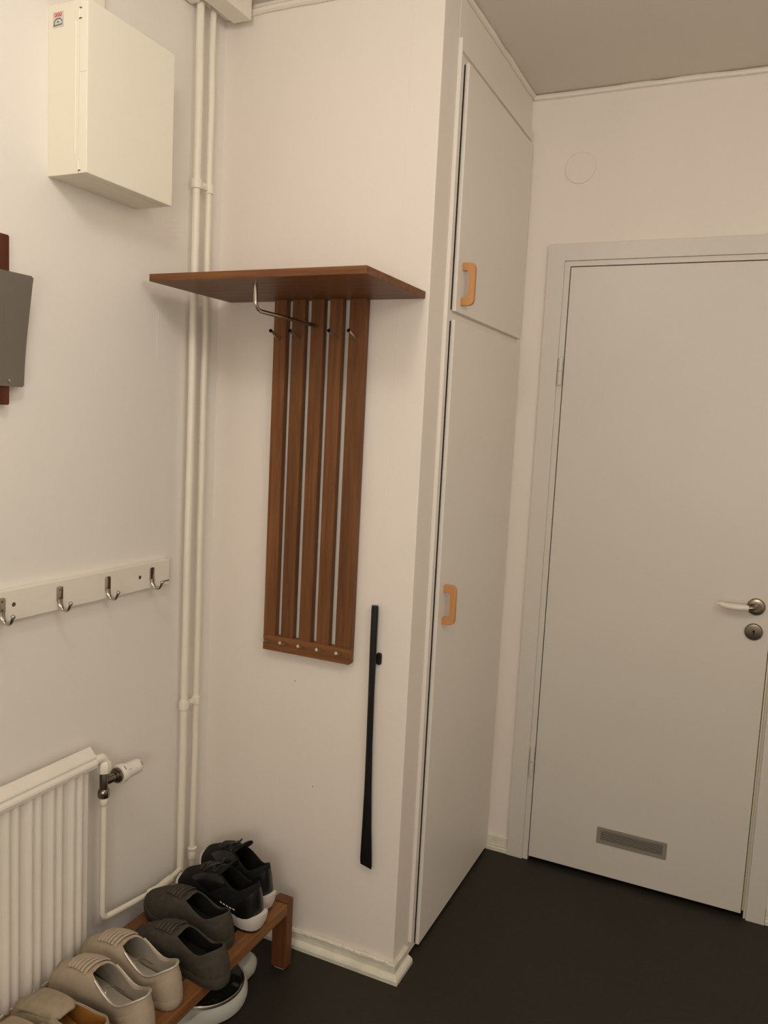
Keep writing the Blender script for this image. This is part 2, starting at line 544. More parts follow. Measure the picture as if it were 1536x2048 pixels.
# ------------------------------------------------------------------ built-in wardrobe
wr = thing('built_in_wardrobe', (W, 0.45, 0), 'white built-in wardrobe with upper and lower door and beech handles', 'wardrobe')
obj('carcass', bm_box(0.30, W + .001, 0.1045, D - .001, 0.006, H - .002), 'joinery', wr)
st = bm_box(W, W + .010, 0.105, 0.113, 0.045, 2.495, bev=.0015)
bm_box(W, W + .003, 0.1132, 0.140, 0.012, 2.4655, bm=st)
bm_box(W, W + .0098, 0.1125, D - .010, 2.466, 2.4945, bev=.0012, bm=st)
obj('frame', st, 'joinery', wr)
XD = W + .014
for nm, z0, z1, hz0, hz1 in (('upper', 1.822, 2.452, 1.842, 1.956), ('lower', 0.010, 1.800, 0.958, 1.072)):
    dz = obj('wardrobe_door', bm_box(W + .0025, XD, 0.155, D - .012, z0, z1, bev=.0015), 'joinery', wr)
    # shadow gap beside the opening edge
    obj('door_gap', bm_box(W + .0008, W + .0016, 0.1500, 0.1562, z0 + .004, z1 - .004), 'gap', wr)
    # D-shaped flat beech handle, profile in the plane across the door
    h0, h1 = hz0, hz1
    d_ = 0.036
    out = ([(XD, h0)] + arc2(XD + d_ - .016, h0 + .016, .016, -PI / 2, 0, 6) + arc2(XD + d_ - .016, h1 - .016, .016, 0, PI / 2, 6) + [(XD, h1)] +
           [(XD, h1 - .021), (XD + .006, h1 - .022)] + arc2(XD + .006, h1 - .034, .013, PI / 2, 0, 5)[1:] + arc2(XD + .006, h0 + .034, .013, 0, -PI / 2, 5) + [(XD, h0 + .021)])
    obj('door_handle', bm_prism(out, 'y', 0.190, 0.206, bev=.0022), 'beech', dz)
obj('jamb_strip', bm_box(W, W + .008, D - .0115, D - .001, 0.010, 2.47, bev=.001), 'joinery', wr)

# ------------------------------------------------------------------ ceiling ducts and vertical pipes in the left corner
def duct(x0, x1, y0, y1, label):
    t = thing('ceiling_duct', ((x0 + x1) / 2, (y0 + y1) / 2, 2.556), label, 'duct', 'ducts under the ceiling')
    obj('casing', bm_box(x0, x1, y0, y1, 2.556, H - .001, bev=.002), 'trim', t)
    return t


duct(0.050, 0.107, -2.6, -0.034, 'white square ceiling duct running past the pipes to the wall')
duct(0.006, 0.034, -2.6, -0.156, 'white narrow ceiling duct ending behind the left riser pipe')

PX = 0.026
rp1 = thing('riser_pipe', (PX, -0.143, 0), 'white painted riser pipe nearer the fuse box, tee to radiator', 'pipe', 'riser pipes in the corner')
b = bm_tube([(PX, -0.143, 0.002)] + [(PX + random.uniform(-.0008, .0008), -0.143 + random.uniform(-.0008, .0008), .05 + 2.56 * i / 20) for i in range(21)], 0.0102, 14, jit=.03)
obj('pipe', b, 'pipe', rp1, smooth=True)
rp2 = thing('riser_pipe', (PX, -0.091, 0), 'white painted riser pipe nearer the corner, collar at its foot', 'pipe', 'riser pipes in the corner')
b = bm_tube([(PX, -0.091, 0.002)] + [(PX + random.uniform(-.0008, .0008), -0.091 + random.uniform(-.0008, .0008), .05 + 2.54 * i / 20) for i in range(21)], 0.0086, 14, jit=.03)
obj('pipe', b, 'pipe', rp2, smooth=True)
obj('collar', bm_lathe([(0.009, .218), (0.0115, .220), (0.0120, .238), (0.0105, .243), (0.0130, .246), (0.0135, .252), (0.009, .254)], (PX, -0.091, 0), (0, 0, 1), 18), 'pipe', rp2, smooth=True)
for zc, par, yy, r in ((2.114, rp1, -0.143, .0102), (2.114, rp2, -0.091, .0086), (0.700, rp1, -0.143, .0102), (0.700, rp2, -0.091, .0086)):
    cl = bm_lathe([(r, zc - .012), (r + .0035, zc - .0115), (r + .004, zc - .009), (r + .004, zc + .009), (r + .0035, zc + .0115), (r, zc + .012)], (PX, yy, 0), (0, 0, 1), 18)
    s = 1 if par is rp1 else -1
    ya, yb = sorted((yy + s * (r + .001), -0.1135 if s > 0 else -0.1125))
    bm_box(PX - .004, PX + .006, ya, yb, zc - .007, zc + .009, bev=.002, bm=cl)
    c = obj('pipe_clamp', cl, 'pipe', par, smooth=True)
    if par is rp1:
        obj('clamp_screw', bm_lathe([(0, 0), (.004, 0), (.0042, .002), (.0025, .0042), (0, .0045)], (PX + .006, -0.118, zc + .001), (1, 0, 0), 10), 'trim', c, smooth=True)

# ------------------------------------------------------------------ radiator and its valve
rd = thing('radiator', (0.045, -1.2, 0.2), 'white ribbed panel radiator on the left wall above the shoe rack', 'radiator')
RX, RY0, RY1 = 0.050, -1.90, -0.518
prof = []          # wavy front: (y, x) pairs of ribs every 60 mm
y = RY1
poly = [(0.034, RY1), (RX - .006, RY1)]
yy = RY1 - .006
ribs = []
c0 = -0.558
k = 0
while c0 - .0605 * k > RY0 + .05:
    c = c0 - .0605 * k
    for m_ in (c + .0115, c - .0125):
        for a, dx in ((.0085, 0), (.0066, .0052), (.0042, .0086), (0, .0098), (-.0042, .0086), (-.0066, .0052), (-.0085, 0)):
            ribs.append((RX - .006 + dx, m_ + a))
    k += 1
poly += ribs + [(RX - .006, RY0), (0.034, RY0)]
pb = bm_prism(poly, 'z', 0.190, 0.672)
obj('panel', pb, 'radiator', rd, smooth=True)
cap = [(0.030, 0.690), (0.0305, 0.7045), (0.034, 0.7065), (0.037, 0.7030), (0.052, 0.6890), (0.0545, 0.6850), (0.0535, 0.6790), (0.0590, 0.6740), (0.0605, 0.6690), (0.0585, 0.6600), (0.0545, 0.6600), (0.0540, 0.6680), (0.0340, 0.6740)]
obj('top_cover', bm_prism(cap, 'y', RY0, -0.503), 'radiator', rd, smooth=False)
obj('bottom_edge', bm_box(0.0345, RX - .0035, RY0, RY1, 0.180, 0.1905, bev=.002), 'radiator', rd)
for yb in (-0.62, -1.7):
    obj('wall_bracket', bm_box(0.0006, 0.0335, yb - .012, yb + .012, 0.28, 0.63, bev=.002), 'radiator', rd)

vx, vy = 0.045, -0.468
vv = thing('radiator_valve', (vx, vy, 0.55), 'nickel radiator valve with white thermostat head at the radiator end', 'valve')
b = bm_tube(fillet([(0.042, -0.520, 0.6665), (0.044, vy, 0.672), (vx, vy, 0.640)], .022), 0.0112, 12)
bm_lathe([(0.0110, .630), (0.0166, .632), (0.0175, .640), (0.0166, .656), (0.0110, .661)], (vx, vy, 0), (0, 0, 1), 6, bm=b)
obj('painted_elbow', b, 'pipe', vv, smooth=True)
b = bm_lathe([(0.0105, .585), (0.0105, .630), (0.0085, .636)], (vx, vy, 0), (0, 0, 1), 16)
bm_lathe([(0.0090, .566), (0.0140, .568), (0.0145, .577), (0.0135, .587), (0.0090, .591)], (vx, vy, 0), (0, 0, 1), 8, bm=b)
tdir = Vector((0.10, 1.0, 0.03)).normalized()
to = Vector((vx, vy, 0.607))
bm_lathe([(0.0085, -.004), (0.0115, .012), (0.0115, .030), (0.0150, .031), (0.0150, .036), (0.0190, .037), (0.0190, .046), (.009, .047)], to, tdir, 20, bm=b)
obj('valve_body', b, 'nickel', vv, smooth=True)
th = obj('thermostat_head', bm_lathe([(0.0120, .044), (0.0235, .045), (0.0245, .048), (0.0240, .060), (0.0205, .066), (0.0195, .072), (0.0185, .105), (0.0175, .110), (0.0150, .1125), (0, .113)], to, tdir, 28), 'white_plastic', vv, smooth=True)
u_ = tdir.cross(Vector((0, 0, 1))).normalized()
w_ = u_.cross(tdir)
for d_, an, ln in ((.054, .9, .010), (.070, .55, .003)):
    n_ = u_ * math.cos(an) + w_ * math.sin(an)
    q = to + tdir * d_ + n_ * (.0240 if d_ < .06 else .0196)
    obj('dial_mark', bm_tube([q - n_.cross(tdir) * ln * .5, q + n_.cross(tdir) * ln * .5], .0011, 6), 'ink', th)
for j in range(3):
    an = .45 + .22 * j
    n_ = u_ * math.cos(an) + w_ * math.sin(an)
    q = to + tdir * .105 + n_ * .0186
    obj('dial_mark', bm_tube([q, q + tdir * .006 - n_ * .0012], .0008, 6), 'ink', th)

sp = thing('supply_pipe', (vx, -0.33, 0.2), 'thin white pipe from the radiator valve along the wall to the riser', 'pipe')
pts = fillet([(vx, vy, 0.570), (vx, vy, 0.2475), (vx, -0.292, 0.2215), (vx - .004, -0.210, 0.2165), (PX + .002, -0.146, 0.2130)], .02)
pts = [pts[0].lerp(pts[1], i / 8) for i in range(8)] + pts[1:]
obj('pipe', bm_tube(pts, 0.0078, 12, jit=.02), 'pipe', sp, smooth=True)
obj('nut', bm_lathe([(0.0078, .545), (0.0105, .548), (0.0120, .560), (0.0115, .567), (.006, .568)], (vx, vy, 0), (0, 0, 1), 14), 'pipe', sp, smooth=True)
obj('joint', bm_tube([(vx, -0.300, .2228), (vx, -0.292, .2218), (vx + .001, -0.262, .2190), (vx - .001, -0.235, .2180), (vx - .004, -0.205, .2160)], [0.0080, .0118, .0112, .0118, .0125], 12, jit=.06), 'pipe', sp, smooth=True)

# ------------------------------------------------------------------ fuse box on the left wall
fb = thing('fuse_box', (0.055, -0.4735, 2.0), 'cream metal fuse box high on the left wall with small sticker', 'fuse box')
BX, BY0, BY1, BZ0, BZ1 = 0.110, -0.608, -0.339, 2.001, 2.344
obj('back_case', bm_box(0.0, 0.0865, BY0 + .0005, BY1, BZ0, BZ1, bev=.0015), 'box_side', fb)
lid = obj('lid', bm_box(0.0872, BX, BY0, BY1, BZ0, BZ1, bev=.002), 'box', fb)
obj('side_rib', bm_box(0.0775, 0.0790, BY0 - .0016, BY0 + .001, 2.040, 2.302, bev=.0004, seg=1), 'box', fb)
for z0, z1 in ((2.307, 2.327), (2.007, 2.026)):
    cl = obj('hinge_clip', bm_box(0.0865, 0.0885, BY0 - .0022, BY0 + .001, z0, z1, bev=.0006, seg=1), 'box', fb)
    for zz in ((z0, z1) if z0 > 2.2 else (z0,)):
        obj('hinge_slot', bm_box(0.0868, 0.0935, BY0 - .0009, BY0 + .0004, zz - .0014, zz + .0008), 'ink', cl)
rec = bm_box(0.0895, 0.0902, BY0 - .0010, BY0 + .001, 2.115, 2.203)
bm_box(0.0895, 0.1085, BY0 - .0010, BY0 + .001, 2.2022, 2.2032, bm=rec)
obj('grip_recess', rec, M['box_side'], fb)
sk = obj('sticker', bm_box(0.0135, 0.0435, BY0 - .0006, BY0 + .001, 2.2985, 2.3285), 'sticker', fb)
bmq = bmesh.new()                     # three red block letters above a small grey emblem
for lx in (0.0185, 0.0255, 0.0325):
    bm_prism(rrect(lx, lx + .0058, 2.3185, 2.3262, .0022, 4), 'y', BY0 - .0011, BY0 - .0005, bm=bmq)
obj('red_letters', bmq, 'red', sk)
bmq = bmesh.new()
for lx in (0.0185, 0.0255, 0.0325):
    bm_prism(rrect(lx + .0018, lx + .0040, 2.3205, 2.3243, .0008, 3), 'y', BY0 - .0014, BY0 - .0010, bm=bmq)
obj('letter_counters', bmq, 'sticker', sk)
bmq = bm_tube([(0.017 + .0, BY0 - .0007, 2.3015), (0.0185, BY0 - .0007, 2.3105), (0.024, BY0 - .0007, 2.3145), (0.034, BY0 - .0007, 2.3145), (0.0395, BY0 - .0007, 2.3105), (0.0400, BY0 - .0007, 2.3030), (0.0165, BY0 - .0007, 2.3015)], .0010, 6)
bm_box(0.026, 0.0305, BY0 - .0012, BY0 - .0005, 2.3070, 2.3095, bm=bmq)
obj('emblem', bmq, 'ink', sk)
cd = thing('cable_conduit', (0.012, -0.497, 2.35), 'cream flat cable conduit rising from the fuse box top', 'conduit')
obj('cover', bm_box(0.0, 0.030, -0.512, -0.478, 2.3485, H - .002, bev=.002), 'box_side', cd)

# ------------------------------------------------------------------ magazine holder at the left edge
mh = thing('wall_magazine_holder', (0.02, -0.88, 1.51), 'dark wood wall board with a curved grey metal pocket', 'magazine holder')
obj('board', bm_prism(rrect(-1.04, -0.722, 1.513, 1.853, .004, 3), 'x', 0.0, 0.020, bev=.001), 'mahogany', mh)
bm = bmesh.new()
arcp = [(0.0215, 1.551), (0.0222, 1.570), (0.0240, 1.600), (0.0290, 1.647), (0.0390, 1.717), (0.0480, 1.7765)]
prs = []
prs = [(p.x, p.z) for p in smooth_path([(a, 0, b) for a, b in arcp], 4)]
n = len(prs)
for side in (0, .0022):
    for i, (px, pz) in enumerate(prs):
        for yv in (-1.075, -1.070, -0.693, -0.6885):
            cut = .004 if (yv in (-1.075, -0.6885) and i in (0, n - 1)) else 0
            bm.verts.new((px + side, yv, pz + (cut if i == 0 else -cut)))
bm.verts.ensure_lookup_table()
def vid(s, i, j): return bm.verts[s * n * 4 + i * 4 + j]
for s in (0, 1):
    for i in range(n - 1):
        for j in range(3):
            bm.faces.new((vid(s, i, j), vid(s, i, j + 1), vid(s, i + 1, j + 1), vid(s, i + 1, j)))
for i in range(n - 1):
    for j in (0, 3):
        bm.faces.new((vid(0, i, j), vid(0, i + 1, j), vid(1, i + 1, j), vid(1, i, j)))
for j in range(3):
    for i in (0, n - 1):
        bm.faces.new((vid(0, i, j), vid(0, i, j + 1), vid(1, i, j + 1), vid(1, i, j)))
obj('metal_pocket', bm, 'sheet', mh, smooth=True)
obj('screw', bm_lathe([(0, 0), (.0042, 0), (.0036, .0018), (0, .0024)], (0.0243, -0.727, 1.563), (1, 0, 0), 12), 'chrome', mh, smooth=True)

# ------------------------------------------------------------------ white hook rail
hrail = thing('hook_rail', (0.01, -0.6, 1.055), 'white painted wall rail with four bent metal coat hooks', 'coat rail')
obj('board', bm_box(0.0, 0.020, -1.30, -0.210, 1.0565, 1.1245, bev=.0025), 'trim', hrail)


def coat_hook(yc, zt):
    bm = bm_prism(rrect(yc - .0085, yc + .0085, zt - .036, zt, .005, 4), 'x', 0.0195, 0.0235, bev=.001)
    path = smooth_path([(0.0225, yc, zt - .030), (0.0250, yc, zt - .042), (0.0330, yc, zt - .053), (0.0440, yc, zt - .0545), (0.0520, yc, zt - .046), (0.0555, yc, zt - .036)], 4)
    m = len(path)
    bm_tube(path, [0.0078 - .0036 * min(1, i / (m * .45)) for i in range(m)], 10, bm=bm, flat=0.62)
    bm_lathe([(0, -.0045), (.0035, -.0040), (.0050, -.001), (.0050, .001), (.0035, .0040), (0, .0045)], path[-1], (0.35, 0, 1), 10, bm=bm)
    h = obj('coat_hook', bm, 'chrome', hrail, smooth=True)
    for dz in (.008, .026):
        obj('hook_screw', bm_lathe([(0, 0), (.0028, 0), (.0024, .0010), (0, .0014)], (0.0234, yc, zt - dz), (1, 0, 0), 10), 'nickel', h, smooth=True)


for yc in (-0.281, -0.439, -0.588, -0.743):
    coat_hook(yc, 1.1115)
for yc in (-0.325, -0.711):
    obj('rail_screw', bm_lathe([(0, 0), (.0052, 0), (.0045, .0012), (.0015, .0006), (0, .0006)], (0.0195, yc, 1.0915), (1, 0, 0), 14), 'nickel', hrail, smooth=True)
obj('ink_mark', bm_box(0.0195, 0.0204, -0.240, -0.2115, 1.0655, 1.0685), 'blue_ink', hrail)

# ------------------------------------------------------------------ teak coat rack with hat shelf
cr = thing('coat_rack', (0.345, -0.012, 0.863), 'teak slatted coat rack with hat shelf on the back wall', 'coat rack')
SY0, SY1 = -0.0240, -0.0045
xs = [(0.2035, 0.2425), (0.2605, 0.2995), (0.3185, 0.3570), (0.3745, 0.4130), (0.4330, 0.4820)]
for a, b_ in xs:
    obj('slat', bm_box(a, b_, SY0, SY1, 0.9062, 1.8375, bev=.0018), 'teak_z', cr)
bar = [(0.2035, 0.9065), (0.2035, 0.8632), (0.4720, 0.8632)] + arc2(0.4735, 0.8710, .0085, -PI / 2, 0, 4) + [(0.4820, 0.9065)]
obj('crossbar', bm_prism(bar, 'y', SY0 - .0005, SY1 - .0005, bev=.0015), 'teak_x', cr)
obj('hat_shelf', bm_box(0.041, 0.634, -0.3345, -0.0010, 1.8300, 1.8480, bev=.0020), 'teak_x', cr)
for px in (0.2225, 0.2820, 0.3985, 0.4560):
    b = bm_tube([(px, SY0 + .003, 1.7255), (px, SY0 - .044, 1.7440)], .0042, 12)
    pg = obj('peg', b, 'steel', cr, smooth=True)
    obj('peg_tip', bm_lathe([(0, -.001), (.0046, -.001), (.0048, .0014), (.004, .0022), (0, .0024)], (px, SY0 - .044, 1.7440), (0, -.93, .366), 12), 'gap', pg, smooth=True)
for px in (0.2240, 0.2790, 0.3370, 0.3950, 0.4550):
    b = bm_tube([(px, SY0 + .003, 0.8885), (px, SY0 - .031, 0.8995)], [.0034, .0034], 12)
    bm_lathe([(0, -.002), (.0038, -.002), (.0048, .0004), (.0042, .0026), (0, .0032)], (px, SY0 - .031, 0.8995), (0, -.95, .31), 12, bm=b)
    obj('peg', b, 'steel', cr, smooth=True)
rod = fillet([(0.3060, -0.2680, 1.8305), (0.3070, -0.2660, 1.7680), (0.3380, SY0 + .003, 1.7610)], .022, 8)
obj('hanger_rod', bm_tube(rod, .0052, 12), 'chrome', cr, smooth=True)

# ------------------------------------------------------------------ long black shoehorn on its wall hook
sh = thing('shoehorn', (0.548, -0.02, 0.306), 'long black plastic shoehorn hanging on the wall beside the coat rack', 'shoehorn')
bm = bmesh.new()
sts = [(1.0345, .5440, .0090, .0075), (1.02, .5442, .0098, .0080), (0.93, .5445, .0096, .0078), (0.80, .5455, .0088, .0068), (0.65, .5475, .0092, .0058), (0.52, .5500, .0112, .0048), (0.42, .5520, .0142, .0038), (0.345, .5540, .0172, .0030), (0.318, .5548, .0180, .0026), (0.3075, .5552, .0165, .0018)]
rings = []
for z, xc, hw, th_ in sts:
    cup = max(0, (0.50 - z)) * .010
    ring = []
    for a in range(16):
        an = 2 * PI * a / 16
        xx = hw * math.cos(an)
        yv = -0.016 - th_ * math.sin(an) + cup * (1 - (xx / hw) ** 2) * 1.0
        ring.append(bm.verts.new((xc + xx, yv, z - (.004 * math.cos(an) if z < .32 else 0))))
    rings.append(ring)
for a, b in zip(rings, rings[1:]):
    for k in range(16):
        bm.faces.new((a[k], a[(k + 1) % 16], b[(k + 1) % 16], b[k]))
bm.faces.new(rings[0])
bm.faces.new(rings[-1])
obj('blade', bm, 'black', sh, smooth=True)
wk = thing('wall_hook', (0.556, -0.006, 0.875), 'small black knob hook behind the shoehorn', 'hook')
obj('base', bm_prism(rrect(0.5505, 0.5650, 0.873, 0.906, .006, 5), 'y', -0.0075, 0.0, bev=.002), 'black', wk)
obj('peg', bm_tube([(0.5575, -0.0055, 0.893), (0.5560, -0.0085, 0.894)], .0030, 8), 'black', wk)

# ------------------------------------------------------------------ shoe rack
RZ = 0.2
sr = thing('shoe_rack', (0.22, -0.52, 0.0), 'low brown wooden slatted shoe rack standing along the radiator wall', 'shoe rack')
RY_FAR, RY_NEAR = -0.088, -1.005
for y0, y1, end in ((RY_FAR - .034, RY_FAR, 1), (RY_NEAR, RY_NEAR + .034, 0)):
    for x0, x1 in ((0.064, 0.108), (0.328, 0.374)):
        lg = obj('leg', bm_box(x0, x1, y0, y1, 0.006, RZ + .003, bev=.004), 'rack_z', sr)
        obj('foot_pad', bm_box(x0 + .008, x1 - .008, y0 + .006, y1 - .006, 0.0, 0.006, bev=.001), 'felt', lg)
    obj('end_rail', bm_box(0.1085, 0.3275, y0 + .006, y1 - .006, RZ - .050, RZ - .004, bev=.003), 'rack_z', sr)
for x0, x1, z0, z1 in ((0.064, 0.106, RZ - .034, RZ + .002), (0.150, 0.188, RZ - .022, RZ - .004), (0.238, 0.276, RZ - .022, RZ - .004), (0.322, 0.376, RZ - .030, RZ)):
    obj('slat', bm_box(x0, x1, RY_NEAR + .0345, RY_FAR - .0345, z0, z1, bev=.003), 'rack_y', sr)

# ------------------------------------------------------------------ bathroom scale under the rack
cxs, cys = 0.243, -0.308
bs = thing('bathroom_scale', (cxs, cys, 0), 'round black glass bathroom scale with pale plastic body under the rack', 'scale')


def scale_outline(r, aw, al, rc):
    pts = []
    for i in range(72):
        a = 2 * PI * i / 72
        c, s = math.cos(a), math.sin(a)
        # union of the disc with a rounded bar along y, softened
        rad = r
        for t_ in [al * k / 60 for k in range(60, 0, -1)]:
            pass
        bx = aw / abs(c) if abs(c) > 1e-6 else 1e9
        by = al / abs(s) if abs(s) > 1e-6 else 1e9
        rb = min(bx, by)
        xx, yv = rb * c, rb * s
        dx, dy = abs(xx) - (aw - rc), abs(yv) - (al - rc)
        if dx > 0 and dy > 0:
            lo_, hi_ = 0.0, rb
            for _ in range(24):
                md = (lo_ + hi_) / 2
                ddx, ddy = max(0, abs(md * c) - (aw - rc)), max(0, abs(md * s) - (al - rc))
                if math.hypot(ddx, ddy) > rc: hi_ = md
                else: lo_ = md
            rb = lo_
        kx = 0.010
        hmx = max(kx - abs(r - rb), 0) / kx
        pts.append(((max(r, rb) + hmx * hmx * kx * .25) * c, (max(r, rb) + hmx * hmx * kx * .25) * s))
    return pts


o1 = scale_outline(0.113, 0.066, 0.172, .034)
o2 = scale_outline(0.107, 0.058, 0.164, .030)
bm = bmesh.new()
rings = []
for ol, z, k in ((o1, 0.006, .97), (o1, 0.016, 1.0), (o1, 0.032, .995), (o2, 0.043, 1.0), (o2, 0.0455, .97)):
    rings.append([bm.verts.new((cxs + p[0] * k, cys + p[1] * k, z)) for p in ol])
for a, b in zip(rings, rings[1:]):
    for i in range(72):
        bm.faces.new((a[i], a[(i + 1) % 72], b[(i + 1) % 72], b[i]))
bm.faces.new(rings[0])
bm.faces.new(rings[-1])
obj('body', bm, 'scale_body', bs, smooth=True)
obj('chrome_ring', bm_lathe([(0.098, .044), (0.1035, .0455), (0.1040, .0500), (0.1015, .0545), (0.0970, .0550), (0.0965, .0500)], (cxs, cys, 0), (0, 0, 1), 64), 'chrome', bs, smooth=True)
obj('glass_plate', bm_lathe([(0.0968, .046), (0.0968, .0535), (0.0950, .0545), (0, .0548)], (cxs, cys, 0), (0, 0, 1), 64), 'glass_black', bs, smooth=True)
for fx, fy in ((.055, .10), (-.055, .10), (.055, -.10), (-.055, -.10)):
    obj('foot', bm_lathe([(0.010, 0), (0.010, .008)], (cxs + fx * .8, cys + fy, 0), (0, 0, 1), 12), 'black', bs)

# ------------------------------------------------------------------ shoes


def catmull_closed_half(pts, n):
    """resample an open polyline smoothly to n+1 points equally spaced along its length"""
    sp_ = smooth_path([(p[0], p[1], 0) for p in pts], 10)
    L = [0]
    for a, b in zip(sp_, sp_[1:]):
        L.append(L[-1] + (b - a).length)
    out = []
    j = 0
    for i in range(n + 1):
        t = L[-1] * i / n
        while j < len(L) - 2 and L[j + 1] < t:
            j += 1
        u = (t - L[j]) / max(1e-9, L[j + 1] - L[j])
        p = sp_[j].lerp(sp_[j + 1], u)
        out.append((p.x, p.y))
    return out


def sstep(x, a, b):
    t = max(0, min(1, (x - a) / (b - a)))
    return t * t * (3 - 2 * t)


class Shoe:
    NH = 24

    def __init__(s, L=0.285, side=1, sole=0.022, throat_x=0.150, throat_z=0.098, dip_z=0.066, heel_z=0.080, toe_h=1.25, width=1.0, spring=0.010, coll_w=0.030):
        s.L, s.side, s.sole, s.spring = L, side, sole, spring
        w = width
        lat = [(0, 0), (.020, .020), (.12, .033), (.30, .034), (.48, .038), (.68, .048), (.84, .043), (.95, .025), (1.0, .003)]
        med = [(0, 0), (.020, .020), (.12, .032), (.30, .028), (.48, .030), (.68, .044), (.84, .042), (.95, .027), (1.0, -.003)]
        a = catmull_closed_half([(p[0] * L, p[1] * w) for p in lat], s.NH)
        b = catmull_closed_half([(p[0] * L, p[1] * w) for p in med], s.NH)
        s.N = 2 * s.NH
        s.base, s.h = [], []
        for i in range(s.NH + 1):
            s.base.append((a[i][0], a[i][1] * side)); s.h.append(i / s.NH)
        for i in range(s.NH - 1, 0, -1):
            s.base.append((b[i][0], -b[i][1] * side)); s.h.append(i / s.NH)
        tx = throat_x
        cl = [(.012, 0), (.020, .017), (.045, coll_w * .95), (.080, coll_w), (tx - .030, coll_w * .90), (tx - .006, coll_w * .62), (tx, 0)]
        c = catmull_closed_half(cl, s.NH)
        s.coll = []
        for i in range(s.NH + 1):
            s.coll.append((c[i][0], c[i][1] * side))
        for i in range(s.NH - 1, 0, -1):
            s.coll.append((c[i][0], -c[i][1] * side))
        s.tx, s.tz, s.dz, s.hz, s.toe_h = tx, throat_z, dip_z, heel_z, toe_h

    def zc(s, x):
        """height of the top line at distance x from the heel"""
        u = x / s.tx
        if u < .45:
            return s.hz + (s.dz - s.hz) * sstep(u, 0.03, .45)
        return s.dz + (s.tz - s.dz) * sstep(u, .45, 1.0)

    def lift(s, x):
        return s.spring * sstep(x / s.L, .66, 1.02) ** 1.5

    def P(s, i, t, off=0.0):
        bx, by = s.base[i % s.N]
        cx_, cy_ = s.coll[i % s.N]
        h = s.h[i % s.N]
        k = sstep(h, .42, .80)
        ang = t * PI / 2
        s1, z1 = t ** 1.35 * .92 + .08 * t, t
        s2, z2 = 1 - math.cos(ang), math.sin(ang) ** s.toe_h
        ss, zz = s1 + (s2 - s1) * k, z1 + (z2 - z1) * k
        bul = (1 - k) * .004 * math.sin(PI * t)
        x = bx + (cx_ - bx) * ss
        y = by + (cy_ - by) * ss
        ln = math.hypot(by, bx - s.L * .3) + 1e-6
        y += by / ln * bul
        z = s.sole * .8 + (s.zc(cx_) - s.sole * .8) * zz + s.lift(x)
        return Vector((x, y, z))

    def nrm(s, i, t):
        e = .03
        a = s.P(i + 1, t) - s.P(i - 1, t)
        b = s.P(i, min(1, t + e)) - s.P(i, max(0, t - e))
        n = a.cross(b)
        if n.length < 1e-9:
            return Vector((0, 0, 1))
        n.normalize()
        c = Vector((s.L * .45, 0, .02))
        if n.dot(s.P(i, t) - c) < 0:
            n = -n
        return n

    def upper(s, T=12):
        bm = bmesh.new()
        rings = [[bm.verts.new(s.P(i, t / T)) for i in range(s.N)] for t in range(T + 1)]
        # rolled top line
        top = []
        for i in range(s.N):
            p = s.P(i, 1)
            c = Vector((s.tx * .5, 0, p.z))
            d = (c - p); d.z = 0
            d = d.normalized() if d.length > 1e-6 else Vector((0, 0, 0))
            top.append((p, d))
        for off, dz in ((.002, .0022), (.0045, .0020), (.0060, -.0015)):
            rings.append([bm.verts.new(p + d * off + Vector((0, 0, dz))) for p, d in top])
        for a, b in zip(rings, rings[1:]):
            for i in range(s.N):
                bm.faces.new((a[i], a[(i + 1) % s.N], b[(i + 1) % s.N], b[i]))
        s.bvh = BVHTree.FromBMesh(bm)
        return bm

    def lining(s):
        bm = bmesh.new()
        rings = []
        for k, (off, t) in enumerate(((.0055, 1.0), (.0065, .9), (.0060, .7), (.0055, .45), (.0050, .25))):
            ring = []
            for i in range(s.N):
                p = s.P(i, t)
                if k == 0:
                    c = Vector((s.tx * .5, 0, p.z)); d = c - p; d.z = 0
                    d = d.normalized() if d.length > 1e-6 else Vector()
                    p = p + d * off + Vector((0, 0, -.001))
                else:
                    p = p - s.nrm(i, t) * off
                ring.append(bm.verts.new(p))
            rings.append(ring)
        for a, b in zip(rings, rings[1:]):
            for i in range(s.N):
                bm.faces.new((a[i], a[(i + 1) % s.N], b[(i + 1) % s.N], b[i]))
        return bm

    def insole(s, z=None):
        bm = bmesh.new()
        z = z or s.sole + .010
        top = [bm.verts.new((.02 + (b[0] - .02) * .90, b[1] * .84, z + s.lift(b[0]) + .004 * sstep(b[0] / s.L, .35, 0))) for b in s.base]
        bot = [bm.verts.new((v.co.x, v.co.y, v.co.z - .004)) for v in top]
        bm.faces.new(top); bm.faces.new(bot)
        for i in range(s.N):
            bm.faces.new((top[i], top[(i + 1) % s.N], bot[(i + 1) % s.N], bot[i]))
        return bm

    def sole_bm(s, hs, spread=1.02, flare=0.0, mid=1.0):
        """hs(x/L) -> top height of the side wall"""
        bm = bmesh.new()
        rings = []
        cx_ = s.L * .5
        for t, k in ((0, .955), (.12, .985), (.5, spread * mid), (.85, spread), (1.0, spread * .985), (1.0, .93)):
            ring = []
            for i in range(s.N):
                x, y = s.base[i]
                u = x / s.L
                hz = hs(u)
                fl = flare * sstep(u, .14, 0) * t
                xx = cx_ + (x - cx_) * (1 + (k - 1) * .45) - fl
                ring.append(bm.verts.new((xx, y * (1 + (k - 1) * 1.5), hz * t + s.lift(x))))
            rings.append(ring)
        for a, b in zip(rings, rings[1:]):
            for i in range(s.N):
                bm.faces.new((a[i], a[(i + 1) % s.N], b[(i + 1) % s.N], b[i]))
        bm.faces.new(rings[0]); bm.faces.new(rings[-1])
        return bm

